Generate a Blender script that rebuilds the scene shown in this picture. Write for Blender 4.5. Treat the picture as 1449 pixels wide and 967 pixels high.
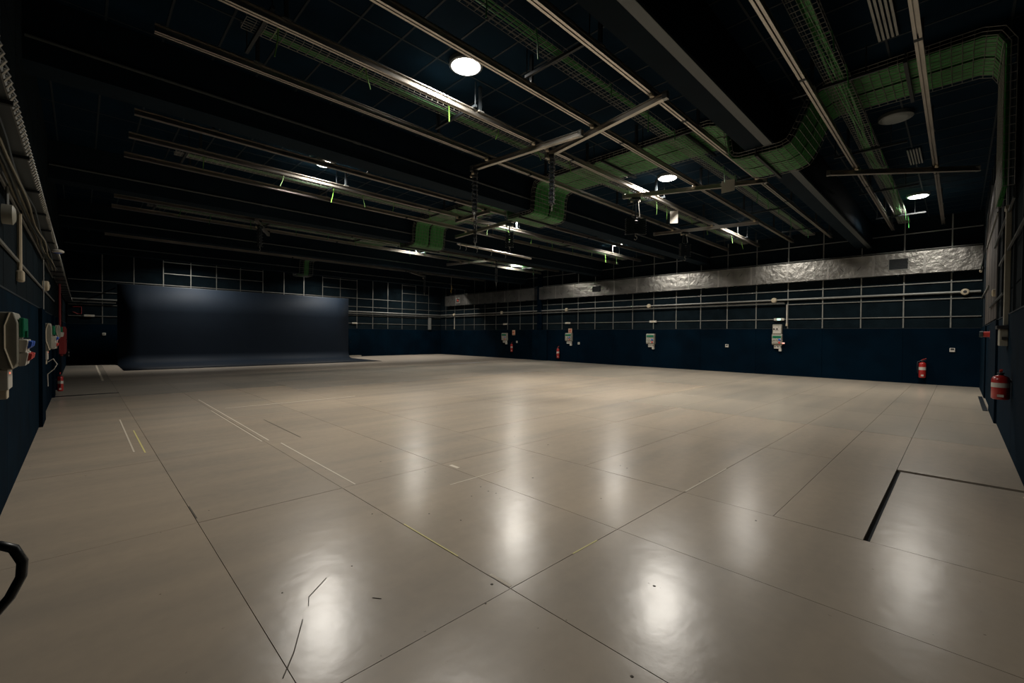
import bpy, bmesh, math, random
from mathutils import Vector, Matrix
random.seed(7)
for o in list(bpy.data.objects): bpy.data.objects.remove(o, do_unlink=True)
S = bpy.context.scene
COL = S.collection

# ------------------------------------------------------------------ camera
F_PX, YAW, PIT, ROL = 621.28, 0.794471, 0.0138483, 0.0090186
CAM_Z = 1.4
fw = Vector((math.cos(YAW)*math.cos(PIT), math.sin(YAW)*math.cos(PIT), -math.sin(PIT)))
rt = Vector((math.sin(YAW), -math.cos(YAW), 0)); up = rt.cross(fw)
r2 = rt*math.cos(ROL)+up*math.sin(ROL); u2 = -rt*math.sin(ROL)+up*math.cos(ROL)
cd = bpy.data.cameras.new('camera'); cd.sensor_width = 36; cd.lens = F_PX/1449*36
cd.clip_start = 0.02; cd.clip_end = 200
cam = bpy.data.objects.new('camera', cd); COL.objects.link(cam)
M3 = Matrix((r2, u2, -fw)).transposed()
cam.matrix_world = Matrix.Translation((0, 0, CAM_Z)) @ M3.to_4x4()
S.camera = cam
# ------------------------------------------------------------------ world, exposure (the only light is the lamps)
w = bpy.data.worlds.new('world'); S.world = w; w.use_nodes = True
w.node_tree.nodes['Background'].inputs[0].default_value = (0.002, 0.006, 0.012, 1)
w.node_tree.nodes['Background'].inputs[1].default_value = 1.0
vs = S.view_settings
vs.view_transform = 'Standard'; vs.look = 'None'; vs.gamma = 1; vs.use_curve_mapping = False
vs.exposure = 1.25
LAMP_STRENGTH = 9.0      # glow of the diffuser face
LAMP_WATTS = 76.0        # light each lamp throws downwards
LAMP_SPREAD = math.radians(152)

# ------------------------------------------------------------------ materials
MAT = {}
def nodes(name):
    m = bpy.data.materials.new(name); m.use_nodes = True
    nt = m.node_tree; b = nt.nodes['Principled BSDF']
    return m, nt, b
def mat(name, col, rough=0.6, metal=0.0, spec=0.5, var=0.0, vscale=6.0, bump=0.0, bscale=40.0, alpha=None, coat=0):
    m, nt, b = nodes(name)
    b.inputs['Base Color'].default_value = (*col, 1); b.inputs['Roughness'].default_value = rough
    b.inputs['Metallic'].default_value = metal; b.inputs['Specular IOR Level'].default_value = spec
    if coat: b.inputs['Coat Weight'].default_value = coat; b.inputs['Coat Roughness'].default_value = .15
    geo = nt.nodes.new('ShaderNodeNewGeometry')
    if var:
        n = nt.nodes.new('ShaderNodeTexNoise'); n.inputs['Scale'].default_value = vscale; n.inputs['Detail'].default_value = 5
        nt.links.new(geo.outputs['Position'], n.inputs['Vector'])
        r = nt.nodes.new('ShaderNodeValToRGB')
        r.color_ramp.elements[0].position = .3; r.color_ramp.elements[1].position = .7
        r.color_ramp.elements[0].color = (*[c*(1-var) for c in col], 1)
        r.color_ramp.elements[1].color = (*[min(1, c*(1+var)) for c in col], 1)
        nt.links.new(n.outputs['Fac'], r.inputs['Fac']); nt.links.new(r.outputs['Color'], b.inputs['Base Color'])
    if bump:
        n2 = nt.nodes.new('ShaderNodeTexNoise'); n2.inputs['Scale'].default_value = bscale; n2.inputs['Detail'].default_value = 4
        nt.links.new(geo.outputs['Position'], n2.inputs['Vector'])
        bp = nt.nodes.new('ShaderNodeBump'); bp.inputs['Strength'].default_value = bump; bp.inputs['Distance'].default_value = .02
        nt.links.new(n2.outputs['Fac'], bp.inputs['Height']); nt.links.new(bp.outputs['Normal'], b.inputs['Normal'])
    MAT[name] = m
    return m
def floor_mat(name, light, dark, rough):
    m, nt, b = nodes(name)
    geo = nt.nodes.new('ShaderNodeNewGeometry'); oi = nt.nodes.new('ShaderNodeObjectInfo')
    def noise(scale, detail, sx=1, sy=1):
        mp = nt.nodes.new('ShaderNodeMapping'); mp.inputs['Scale'].default_value = (sx, sy, 1)
        nt.links.new(geo.outputs['Position'], mp.inputs['Vector'])
        n = nt.nodes.new('ShaderNodeTexNoise'); n.inputs['Scale'].default_value = scale; n.inputs['Detail'].default_value = detail
        nt.links.new(mp.outputs['Vector'], n.inputs['Vector']); return n.outputs['Fac']
    def math_(op, a, c):
        n = nt.nodes.new('ShaderNodeMath'); n.operation = op
        for i, v in enumerate((a, c)):
            if isinstance(v, (int, float)): n.inputs[i].default_value = v
            else: nt.links.new(v, n.inputs[i])
        return n.outputs[0]
    big = noise(.35, 3); streak = noise(1.3, 5, .22, 2.0); fine = noise(12, 5)
    v = math_('ADD', math_('MULTIPLY', big, .55), math_('MULTIPLY', streak, .45))
    v = math_('ADD', v, math_('MULTIPLY', math_('SUBTRACT', oi.outputs['Random'], .5), .10))
    v = math_('ADD', v, math_('MULTIPLY', math_('SUBTRACT', fine, .5), .16))
    r = nt.nodes.new('ShaderNodeValToRGB'); r.color_ramp.elements[0].position = .30; r.color_ramp.elements[1].position = .68
    r.color_ramp.elements[0].color = (*dark, 1); r.color_ramp.elements[1].color = (*light, 1)
    nt.links.new(v, r.inputs['Fac'])
    # small dark specks and scuffs
    vo = nt.nodes.new('ShaderNodeTexNoise'); vo.inputs['Scale'].default_value = 22; vo.inputs['Detail'].default_value = 3
    nt.links.new(geo.outputs['Position'], vo.inputs['Vector'])
    r2_ = nt.nodes.new('ShaderNodeValToRGB'); r2_.color_ramp.elements[0].position = .74; r2_.color_ramp.elements[1].position = .78
    r2_.color_ramp.elements[0].color = (1, 1, 1, 1); r2_.color_ramp.elements[1].color = (.45, .42, .38, 1)
    nt.links.new(vo.outputs['Fac'], r2_.inputs['Fac'])
    mx = nt.nodes.new('ShaderNodeMix'); mx.data_type = 'RGBA'; mx.blend_type = 'MULTIPLY'; mx.inputs[0].default_value = 1
    nt.links.new(r.outputs['Color'], mx.inputs[6]); nt.links.new(r2_.outputs['Color'], mx.inputs[7])
    nt.links.new(mx.outputs[2], b.inputs['Base Color'])
    b.inputs['Roughness'].default_value = rough
    b.inputs['Specular IOR Level'].default_value = .55
    bp = nt.nodes.new('ShaderNodeBump'); bp.inputs['Strength'].default_value = .17; bp.inputs['Distance'].default_value = .02
    nt.links.new(math_('ADD', noise(2.5, 2), math_('MULTIPLY', noise(16, 4), .16)), bp.inputs['Height'])
    nt.links.new(bp.outputs['Normal'], b.inputs['Normal'])
    MAT[name] = m
def emit(name, col, strength):
    m, nt, b = nodes(name)
    b.inputs['Base Color'].default_value = (.8, .8, .8, 1)
    b.inputs['Emission Color'].default_value = (*col, 1); b.inputs['Emission Strength'].default_value = strength
    MAT[name] = m
floor_mat('floor_paint', (.43, .355, .268), (.285, .25, .205), .27)
floor_mat('floor_paint_worn', (.36, .31, .25), (.165, .165, .148), .30)
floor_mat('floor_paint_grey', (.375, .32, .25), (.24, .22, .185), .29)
floor_mat('floor_paint_fresh', (.44, .375, .305), (.34, .30, .25), .33)
mat('subfloor', (.010, .014, .018), .9)
mat('acoustic_panel', (.0042, .0088, .0120), .95, spec=.06, var=.25, vscale=3, bump=.3, bscale=60)
mat('dado_board', (.0003, .0054, .0118), .8, spec=.03, var=.3, vscale=1.2)
mat('dado_felt', (.0008, .0072, .0145), .9, spec=.03, var=.3, vscale=2.2)
mat('ceiling_black', (.0020, .0105, .021), .85, spec=.05, var=.2, vscale=2)
mat('beam_paint', (.0055, .0115, .0175), .75, spec=.06, var=.15, vscale=2)
mat('tbar', (.016, .022, .027), .6, spec=.15)
mat('tray_wire', (.19, .19, .175), .5, metal=.5)
mat('galvanised', (.27, .27, .25), .45, metal=.8, var=.12, vscale=5)
mat('aluminium', (.44, .41, .365), .36, metal=1.0, var=.10, vscale=4)
mat('dark_steel', (.016, .020, .023), .5, spec=.25)
mat('trunking_grey', (.055, .065, .068), .4, metal=.3)
mat('conduit_grey', (.26, .265, .25), .45, metal=.5)
mat('duct_foil', (.40, .385, .355), .33, metal=.95, var=.22, vscale=2.5, bump=.8, bscale=6)
mat('duct_tape', (.60, .58, .54), .30, metal=.9)
mat('hoist_black', (.012, .018, .024), .35, metal=.2)
mat('ivory_plastic', (.50, .43, .31), .45)
mat('box_plastic', (.27, .26, .21), .5, var=.08, vscale=10)
mat('white_plastic', (.50, .47, .41), .45)
mat('green_flap', (.012, .15, .075), .25)
mat('blue_plastic', (.02, .09, .45), .4)
mat('red_plastic', (.50, .05, .04), .4)
mat('dark_plastic', (.02, .02, .022), .5)
mat('cable_green', (.036, .205, .045), .55, var=.25, vscale=12)
mat('cable_lime', (.10, .25, .03), .55)
mat('extinguisher_red', (.33, .017, .014), .3, coat=.4)
mat('brown_board', (.050, .042, .036), .7, spec=.2, var=.25, vscale=3)
mat('cabinet_red', (.24, .018, .018), .45)
mat('sign_cream', (.62, .42, .28), .6)
mat('sign_red', (.45, .07, .04), .6)
mat('black_rubber', (.010, .014, .018), .35)
mat('backdrop_cloth', (.0075, .0125, .0205), .65, spec=.10, var=.06, vscale=2)
mat('lamp_off', (.16, .18, .18), .5)
mat('lamp_ring', (.10, .11, .11), .5)
mat('tape_white', (.53, .47, .375), .6)
mat('tape_yellow', (.58, .52, .20), .6)
mat('tape_blue', (.36, .38, .46), .6)
mat('scratch_dark', (.075, .062, .045), .8)
mat('cable_pale', (.20, .18, .13), .55)
mat('paper', (.55, .52, .47), .8)
mat('yellow_tag', (.65, .55, .05), .6)
mat('orange_strap', (.55, .35, .06), .6)
mat('grille_dark', (.012, .016, .018), .6)
emit('lamp_lit', (1, .945, .86), LAMP_STRENGTH)
emit('led_green', (.3, 1, .6), 2.0)
emit('led_red', (1, .22, .12), .35)

# ------------------------------------------------------------------ mesh helpers
class MB:
    def __init__(s): s.v = []; s.f = []
    def quadbox(s, pts):
        b = len(s.v); s.v += [tuple(p) for p in pts]
        s.f += [(b+i for i in q) for q in ((0,3,2,1),(4,5,6,7),(0,1,5,4),(1,2,6,5),(2,3,7,6),(3,0,4,7))]
        s.f[-6:] = [tuple(q) for q in s.f[-6:]]
        return s
    def box(s, x0, x1, y0, y1, z0, z1):
        return s.quadbox([(x0,y0,z0),(x1,y0,z0),(x1,y1,z0),(x0,y1,z0),(x0,y0,z1),(x1,y0,z1),(x1,y1,z1),(x0,y1,z1)])
    def bar(s, p, q, wd, h):           # rectangular bar from p to q, h in the up direction
        p = Vector(p); q = Vector(q); d = (q-p).normalized()
        upv = Vector((0,0,1)) if abs(d.z) < .95 else Vector((0,1,0))
        sd = d.cross(upv).normalized(); u = sd.cross(d).normalized()
        a = sd*wd/2; b = u*h/2
        return s.quadbox([p-a-b, p+a-b, q+a-b, q-a-b, p-a+b, p+a+b, q+a+b, q-a+b])
    def tube(s, pts, r, n=6, cap=True):
        pts = [Vector(p) for p in pts]; b = len(s.v); prev = None
        for i, p in enumerate(pts):
            d = (pts[min(i+1, len(pts)-1)]-pts[max(i-1, 0)]).normalized()
            if prev is None:
                a = Vector((0,0,1)) if abs(d.z) < .9 else Vector((1,0,0))
                sd = d.cross(a).normalized()
            else:
                sd = (prev-d*prev.dot(d)).normalized()
            prev = sd; u = sd.cross(d)
            for k in range(n):
                t = 2*math.pi*k/n; s.v.append(tuple(p+sd*(r*math.cos(t))+u*(r*math.sin(t))))
        for i in range(len(pts)-1):
            for k in range(n):
                s.f.append((b+i*n+k, b+i*n+(k+1) % n, b+(i+1)*n+(k+1) % n, b+(i+1)*n+k))
        if cap:
            s.f.append(tuple(b+k for k in reversed(range(n)))); s.f.append(tuple(b+(len(pts)-1)*n+k for k in range(n)))
        return s
    def lathe(s, c, axis, prof, n=20):  # prof: (distance along axis, radius)
        c = Vector(c); d = Vector(axis).normalized(); a = Vector((0,0,1)) if abs(d.z) < .9 else Vector((1,0,0))
        sd = d.cross(a).normalized(); u = d.cross(sd); b = len(s.v)
        for h, r in prof:
            for k in range(n):
                t = 2*math.pi*k/n; s.v.append(tuple(c+d*h+sd*(r*math.cos(t))+u*(r*math.sin(t))))
        for i in range(len(prof)-1):
            for k in range(n):
                s.f.append((b+i*n+k, b+i*n+(k+1) % n, b+(i+1)*n+(k+1) % n, b+(i+1)*n+k))
        s.f.append(tuple(b+k for k in reversed(range(n)))); s.f.append(tuple(b+(len(prof)-1)*n+k for k in range(n)))
        return s
    def prism(s, poly, vec):            # polygon points extruded by vec
        vec = Vector(vec); b = len(s.v); n = len(poly)
        s.v += [tuple(Vector(p)) for p in poly]+[tuple(Vector(p)+vec) for p in poly]
        s.f.append(tuple(b+k for k in reversed(range(n)))); s.f.append(tuple(b+n+k for k in range(n)))
        for k in range(n): s.f.append((b+k, b+(k+1) % n, b+n+(k+1) % n, b+n+k))
        return s
    def build(s, name, m, parent=None, smooth=False, loc=None, bevel=0):
        vs_ = [Vector(v) for v in s.v]
        if parent is not None: off = wloc(parent)
        else: off = None
        if loc is None:
            lo = Vector((min(v.x for v in vs_), min(v.y for v in vs_), min(v.z for v in vs_)))
            hi = Vector((max(v.x for v in vs_), max(v.y for v in vs_), max(v.z for v in vs_)))
            loc = Vector(((lo.x+hi.x)/2, (lo.y+hi.y)/2, lo.z))
        loc = Vector(loc)
        me = bpy.data.meshes.new(name); me.from_pydata([tuple(v-loc) for v in vs_], [], s.f); me.update()
        bm = bmesh.new(); bm.from_mesh(me); bmesh.ops.recalc_face_normals(bm, faces=bm.faces)
        if bevel:
            bmesh.ops.bevel(bm, geom=list(bm.edges), offset=bevel, segments=2, affect='EDGES', profile=.5)
        bm.to_mesh(me); bm.free()
        me.materials.append(MAT[m])
        if smooth:
            for p in me.polygons: p.use_smooth = True
            try: me.set_sharp_from_angle(angle=math.radians(40))
            except Exception: pass
        o = bpy.data.objects.new(name, me); COL.objects.link(o)
        if parent is not None: o.parent = parent; o.location = loc-off
        else: o.location = loc
        WL[o.name] = loc
        return o
WL = {}
def wloc(o): return WL[o.name]
def tag(o, label, cat, group=None):
    o['label'] = label; o['category'] = cat
    if group: o['group'] = group
    return o
def thing(name, loc, label, cat, group=None):
    o = bpy.data.objects.new(name, None); COL.objects.link(o); o.location = loc; o.empty_display_size = .1
    WL[o.name] = Vector(loc); tag(o, label, cat, group); return o
def inst(name, me, loc, parent):        # another piece that shares mesh data
    o = bpy.data.objects.new(name, me); COL.objects.link(o); o.parent = parent; o.location = Vector(loc)-wloc(parent); return o
def struct(o): o['kind'] = 'structure'; return o
ORD = ['first','second','third','fourth','fifth','sixth','seventh','eighth','ninth','tenth','eleventh','twelfth','thirteenth','fourteenth']

# ================================================================== the room
XL, XR, YN, YF, ZC = -0.485, 18.75, -0.50, 26.5, 5.18
T = .15
floor = struct(MB().box(XL-T, XR+T, YN-T, YF+T, -.20, -.022).build('floor', 'subfloor', loc=(9, 13, -.2)))
ceiling = struct(MB().box(XL-T, XR+T, YN-T, YF+T, ZC+.02, ZC+.2).build('ceiling', 'ceiling_black', loc=(9, 13, ZC)))
wall_left = struct(MB().box(XL-T, XL, YN-T, YF+T, -.2, ZC+.2).build('wall_left', 'ceiling_black', loc=(XL, 13, 0)))
wall_right = struct(MB().box(XR, XR+T, YN-T, YF+T, -.2, ZC+.2).build('wall_right', 'ceiling_black', loc=(XR, 13, 0)))
wall_back = struct(MB().box(XL, XR, YF, YF+T, -.2, ZC+.2).build('wall_back', 'ceiling_black', loc=(9, YF, 0)))
wall_front = struct(MB().box(XL, XR, YN-T, YN, -.2, ZC+.2).build('wall_front', 'ceiling_black', loc=(9, YN, 0)))

# ---- floor boards, one object each
mesh_cache = {}
def board(x0, x1, y0, y1, m, g=.0022):
    dx, dy = round(x1-x0-2*g, 4), round(y1-y0-2*g, 4)
    key = ('b', dx, dy, m)
    if key not in mesh_cache:
        o = MB().box(-dx/2, dx/2, -dy/2, dy/2, -.020, 0).build('floor_board', m, None, loc=(0, 0, 0))
        mesh_cache[key] = o.data; bpy.data.objects.remove(o)
    inst('floor_board', mesh_cache[key], ((x0+x1)/2, (y0+y1)/2, -random.random()*.0012), floor)
XA = [XL, .61, 1.69, 2.775, 3.875]
YA = [YN, 1.715, 3.905, 6.105, 8.29, 10.48, 12.67, 14.86, 17.0, 19.2, 21.4, 23.6, YF]
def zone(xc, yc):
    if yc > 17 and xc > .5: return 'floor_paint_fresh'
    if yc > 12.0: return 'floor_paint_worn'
    if xc > 8.5 and yc < 5.0 or xc > 12.9: return 'floor_paint_grey'  # greyer boards here: floor dirt plus corner darkening put into the colour
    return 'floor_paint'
for i in range(4):
    for j in range(len(YA)-1):
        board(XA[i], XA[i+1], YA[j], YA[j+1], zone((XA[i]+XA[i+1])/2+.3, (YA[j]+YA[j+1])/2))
XB = [3.875, 6.24, 8.43, 10.62, 12.81, 15.0, 17.2, XR]
YB = [YN, .445, 1.0, 1.715, 2.81, 3.905, 5.0, 6.105, 7.2, 8.29, 9.45, 10.48, 11.57, 12.67, 13.76, 14.86, 15.93, 17.0, 18.1, 19.2, 20.3, 21.4, 22.5, 23.6, 25.0, YF]
for i in range(len(XB)-1):
    for j in range(len(YB)-1):
        x0, x1, y0, y1 = XB[i], XB[i+1], YB[j], YB[j+1]
        if i == 0 and j == 0: x1 -= .085; y1 -= .034           # the loose hatch board with a wide open joint
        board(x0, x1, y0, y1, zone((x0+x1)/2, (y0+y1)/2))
def scratch(pts, r=.006):
    m = MB()
    for a, b in zip(pts[:-1], pts[1:]):
        m.bar((a[0], a[1], .0006), (b[0], b[1], .0006), r, .0012)
    m.build('scratch', 'scratch_dark', floor)
scratch([(.58, 1.90), (.66, 2.02), (.75, 2.19), (.77, 2.23)], .0045)
scratch([(.83, 2.32), (.86, 2.40), (1.0, 2.52)], .004)
scratch([(.615, 4.32), (.617, 4.0)], .010)
scratch([(2.11, 7.87), (2.11, 6.2)], .012)
scratch([(1.10, 2.16), (1.13, 2.12)], .004)
for i in range(26):
    x = random.uniform(.7, 4.5); y = random.uniform(.6, 5); r = random.uniform(.004, .011)
    MB().lathe((x, y, -.001), (0, 0, 1), [(0, r), (.0022, r*.7)], 7).build('paint_chip', 'scratch_dark', floor)

# ---- ceiling: tiles in a T-bar grid, beams
ty, tx = 1.087, .543
cells = []
xs = [XL]+[2.944+tx*k for k in range(-6, 30) if XL+.05 < 2.944+tx*k < XR-.05]+[XR]
ys = [YN]+[5.06+ty*k for k in range(-6, 21) if YN+.05 < 5.06+ty*k < YF-.05]+[YF]
for i in range(len(xs)-1):
    for j in range(len(ys)-1): cells.append((xs[i], xs[i+1], ys[j], ys[j+1]))
cells.sort(key=lambda c: (c[0]+c[1])**2+(c[2]+c[3])**2)
rest = MB()
for k, (x0, x1, y0, y1) in enumerate(cells):
    g = .009
    if k < 290:
        dx, dy = round(x1-x0-2*g, 3), round(y1-y0-2*g, 3); key = ('t', dx, dy)
        if key not in mesh_cache:
            o = MB().box(-dx/2, dx/2, -dy/2, dy/2, .006, .025).build('ceiling_tile', 'ceiling_black', None, loc=(0, 0, 0))
            mesh_cache[key] = o.data; bpy.data.objects.remove(o)
        inst('ceiling_tile', mesh_cache[key], ((x0+x1)/2, (y0+y1)/2, ZC), ceiling)
    else: rest.box(x0+g, x1-g, y0+g, y1-g, ZC+.006, ZC+.025)
rest.build('ceiling_tiles', 'ceiling_black', ceiling)['kind'] = 'stuff'
for x in xs[1:-1]: MB().box(x-.012, x+.012, YN, YF, ZC, ZC+.006).build('grid_bar', 'tbar', ceiling)
for y in ys[1:-1]: MB().box(XL, XR, y-.012, y+.012, ZC-.001, ZC+.005).build('grid_bar', 'tbar', ceiling)
BEAM_Y = [2.06, 7.33, 12.60, 17.87, 23.14]; BW = .42; BZ = 4.43
for y in BEAM_Y:
    MB().box(XL, XR, y, y+BW, BZ, ZC).build('ceiling_beam', 'beam_paint', ceiling)

# ---- walls: acoustic panels between galvanised uprights and crossbars, black dado boards below
ROWS = [1.75, 2.08, 2.60, 3.12, 3.64, 4.19, 4.73, ZC]
def wall_grid(wall, axis, pos, nrm, cols, metal, rows_metal, panel='acoustic_panel', dado='dado_board', dado_cols=2, rows=ROWS, upm='galvanised'):
    def piece(name, a0, a1, z0, z1, d0, d1, m, share=True):
        lo, hi = sorted((pos+nrm*d0, pos+nrm*d1))
        if axis == 'Y': dims = (round(hi-lo, 4), round(a1-a0, 3)); c = ((lo+hi)/2, (a0+a1)/2)
        else: dims = (round(a1-a0, 3), round(hi-lo, 4)); c = ((a0+a1)/2, (lo+hi)/2)
        key = (name, dims, round(z1-z0, 3), m)
        if key not in mesh_cache:
            o = MB().box(-dims[0]/2, dims[0]/2, -dims[1]/2, dims[1]/2, 0, z1-z0).build(name, m, None, loc=(0, 0, 0))
            mesh_cache[key] = o.data; bpy.data.objects.remove(o)
        return inst(name, mesh_cache[key], (c[0], c[1], z0), wall)
    for i in range(len(cols)-1):
        for j in range(len(rows)-1):
            piece('acoustic_panel', cols[i]+.012, cols[i+1]-.012, rows[j]+.01, rows[j+1]-.01, 0, .03, panel)
    for i in range(0, len(cols)-1, dado_cols):
        a1 = cols[min(i+dado_cols, len(cols)-1)]
        piece('dado_board', cols[i]+.003, a1-.003, 0, 1.735, 0, .045, dado)
    piece('ledge', cols[0], cols[-1], 1.735, 1.750, 0, .05, 'tbar')
    if metal:
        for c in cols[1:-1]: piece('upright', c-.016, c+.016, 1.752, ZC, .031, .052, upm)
        for z, a0, a1 in rows_metal: piece('crossbar', a0, a1, z-.014, z+.014, .053, .072, 'galvanised' if upm == 'galvanised' or a0 > 11 else 'trunking_grey')  # front wall bars outside the lamplit stretch get darker metal, shade by colour
YC = [YN+.001]+[.19+1.0695*k for k in range(0, 25)]+[YF-.05]
XC = [XL+.05]+[.68+1.0605*k for k in range(0, 17)]+[XR-.05]
e = .06
wall_grid(wall_right, 'Y', XR, -1, YC, True, [(2.09, e+YN, YF-.1), (2.63, YN+e, 4.5), (3.13, YN+e, YF-.1), (4.19, YN+e, 25.4), (4.72, YN+e, 20.0)])
wall_grid(wall_back, 'X', YF, -1, XC, True, [(2.08, XL+.1, XR-.1), (2.57, XL+.1, XR-.1), (3.12, XL+.1, XR-.1), (3.64, XL+.1, XR-.1), (4.19, XC[3], XC[7]), (4.73, XC[3], XC[7]), (4.19, XC[10], XC[12]), (4.73, XC[10], XC[12]), (4.19, XC[15], XC[17]), (4.73, XC[15], XC[16])])
wall_grid(wall_left, 'Y', XL, 1, YC, False, [], dado='dado_felt')
wall_grid(wall_front, 'X', YN, 1, XC, True, [(2.08, 9.6, 13.6), (2.60, 6.0, 10.6), (3.12, 8.0, 12.2), (3.64, 11.5, 16.0), (2.60, 14.4, 18.5)], dado='dado_felt', upm='tbar')  # dark upright metal puts this wall's shade into the colour
# projecting piers on the left wall and at the right wall
for (y0, y1, d, z) in ((9.35, 10.15, .085, 1.735), (13.35, 13.9, .085, 1.735), (15.05, 15.5, .10, 1.735)):
    MB().box(XL+.045, XL+d, y0, y1, 0, z).build('pier', 'dado_board', wall_left)
MB().box(XR-.13, XR-.046, 16.2, 17.3, 0, 1.735).build('pier', 'dado_felt', wall_right)
MB().box(XR-.16, XR-.074, 16.56, 16.90, 1.75, ZC).build('pier', 'dado_board', wall_right)
for (x0, x1, d) in ((10.9, 12.9, .075), (15.4, 18.6, .07)):
    MB().box(x0, x1, YN+.045, YN+d, 0, 1.735).build('pier', 'dado_felt', wall_front)
MB().box(11.6, 16.3, YN+.0305, YN+.050, 1.78, 4.55).build('cover_board', 'brown_board', wall_front)  # plain brown board, lighter than the black panels it covers
# black service door beside the backdrop, standing a step up
door = MB().box(11.80, 12.54, YF-.10, YF-.046, .07, 1.73).build('door_1', 'dado_felt'); struct(door)
MB().box(11.78, 12.56, YF-.24, YF-.046, 0, .068).build('door_step', 'tape_white', door)
MB().tube([(11.90, YF-.13, .86), (11.90, YF-.13, .98)], .012, 6).build('door_handle', 'dark_steel', door)

# ================================================================== backdrop
bd = thing('backdrop', (6.1, 25.0, 0), 'wide black cloth backdrop curving from the wall onto the floor', 'backdrop')
prof = [(21.05, .012), (22.5, .012), (23.8, .012), (24.5, .014)]
R = .42
for k in range(0, 9):
    t = k/8*math.pi/2; prof.append((24.58+R*math.sin(t), .014+R*(1-math.cos(t))))
prof += [(25.0, 1.2), (25.0, 2.3), (25.0, 3.44)]
m = MB(); n = len(prof); NX = 14
for k in range(NX+1):
    x = 1.10+(11.15-1.10)*k/NX
    for (y, z) in prof: m.v.append((x, y, z))
for k in range(NX):
    for j in range(n-1):
        m.f.append((k*n+j, (k+1)*n+j, (k+1)*n+j+1, k*n+j+1))
cl = m.build('cloth', 'backdrop_cloth', bd, smooth=True)
sm = cl.modifiers.new('thickness', 'SOLIDIFY'); sm.thickness = .01; sm.offset = 0
MB().tube([(1.08, 25.03, 3.44), (11.17, 25.03, 3.44)], .022, 8).build('top_bar', 'dark_steel', bd)
MB().box(1.09, 11.16, 21.03, 21.06, 0.0, .016).build('front_hem', 'dado_board', bd)
for x in (1.16, 4.5, 7.8, 11.09):
    MB().box(x-.02, x+.02, 25.03, 25.07, 0, 3.44).build('post', 'dark_steel', bd)
    MB().bar((x, 25.05, 3.40), (x, YF-.08, 3.40), .03, .03).build('wall_stay', 'dark_steel', bd)

# ================================================================== lamps
LX, LY = [3.82, 9.83, 15.59], [.81, 4.85, 9.80, 15.6, 24.15]
rown = ['hose cabinet row', 'middle row', 'silver duct row']
def lamp(x, y, lit, label, power=1.0):
    t = thing('ceiling_lamp', (x, y, ZC), label, 'ceiling lamp', 'round ceiling lamps')
    MB().lathe((x, y, ZC), (0, 0, -1), [(0, .232), (.055, .232), (.065, .218), (.065, .20), (.03, .20)], 28).build('housing', 'lamp_ring', t, smooth=True)
    if lit:
        ld = bpy.data.lights.new('lamp_light', 'AREA'); ld.shape = 'DISK'; ld.size = .38; ld.energy = LAMP_WATTS*power
        ld.spread = LAMP_SPREAD; ld.color = (1, .945, .86)
        lo = bpy.data.objects.new('lamp_light', ld); COL.objects.link(lo); lo.parent = t; lo.location = (0, 0, -.089)
    MB().lathe((x, y, ZC-.031), (0, 0, -1), [(0, .199), (.030, .199), (.044, .18), (.052, .13), (.055, .06)], 28).build('diffuser', 'lamp_lit' if lit else 'lamp_off', t, smooth=True)
for i, x in enumerate(LX):
    for j, y in enumerate(LY):
        if (i, j) == (0, 0): continue
        lit = (i, j) not in ((1, 0), (0, 3))
        k = len(LY)-1-j
        lamp(x, y, lit, ('lit' if lit else 'unlit grey')+' round ceiling lamp, %s from the backdrop wall in the %s' % (ORD[k], rown[i]), {(0, 1): .66, (1, 1): 1.15, (1, 2): 1.25, (2, 0): .7, (2, 1): .6, (2, 3): 1.05, (0, 4): .8, (1, 4): .8, (2, 4): .85}.get((i, j), 1.0))

# ================================================================== ceiling rails
RZ = 4.70
RAILS = [.37, 1.46, 3.00, 4.10, 5.17, 6.25, 8.82, 9.92, 11.06, 14.56, 15.80, 20.45]
RX0, RX1 = .59, 17.65
def rail(y, label):
    t = thing('ceiling_rail', ((RX0+RX1)/2, y, RZ), label, 'rail', 'aluminium ceiling rails')
    m = MB()
    m.box(RX0, RX1, y-.036, y-.008, RZ, RZ+.012).box(RX0, RX1, y+.008, y+.036, RZ, RZ+.012)
    m.box(RX0, RX1, y-.036, y-.030, RZ+.012, RZ+.030).box(RX0, RX1, y+.030, y+.036, RZ+.012, RZ+.030)
    m.box(RX0, RX1, y-.036, y+.036, RZ+.030, RZ+.040)
    m.box(RX0, RX1, y-.010, y+.010, RZ+.040, RZ+.085)
    m.box(RX0, RX1, y-.030, y+.030, RZ+.085, RZ+.097)
    m.build('track', 'aluminium', t)
    for x in (1.6, 4.35, 7.1, 9.9, 12.7, 15.4, 17.3):
        if any(b-.03 < y < b+BW+.03 for b in BEAM_Y): continue
        MB().box(x-.018, x+.018, y-.022, y+.022, RZ+.098, ZC).build('hanger', 'dark_steel', t)
    for x in (1.6, 4.35, 7.1, 9.9, 12.7, 15.4, 17.3):
        MB().box(x-.05, x+.05, y-.042, y+.042, RZ+.084, RZ+.104).build('clamp_plate', 'galvanised', t)
    for x in (6.6, 12.2):
        MB().box(x-.03, x+.03, y-.040, y+.040, RZ-.002, RZ+.028).build('splice', 'dark_steel', t)
for k, y in enumerate(RAILS):
    rail(y, 'long aluminium ceiling rail, %s out from the backdrop wall' % ORD[len(RAILS)-1-k])
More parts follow.
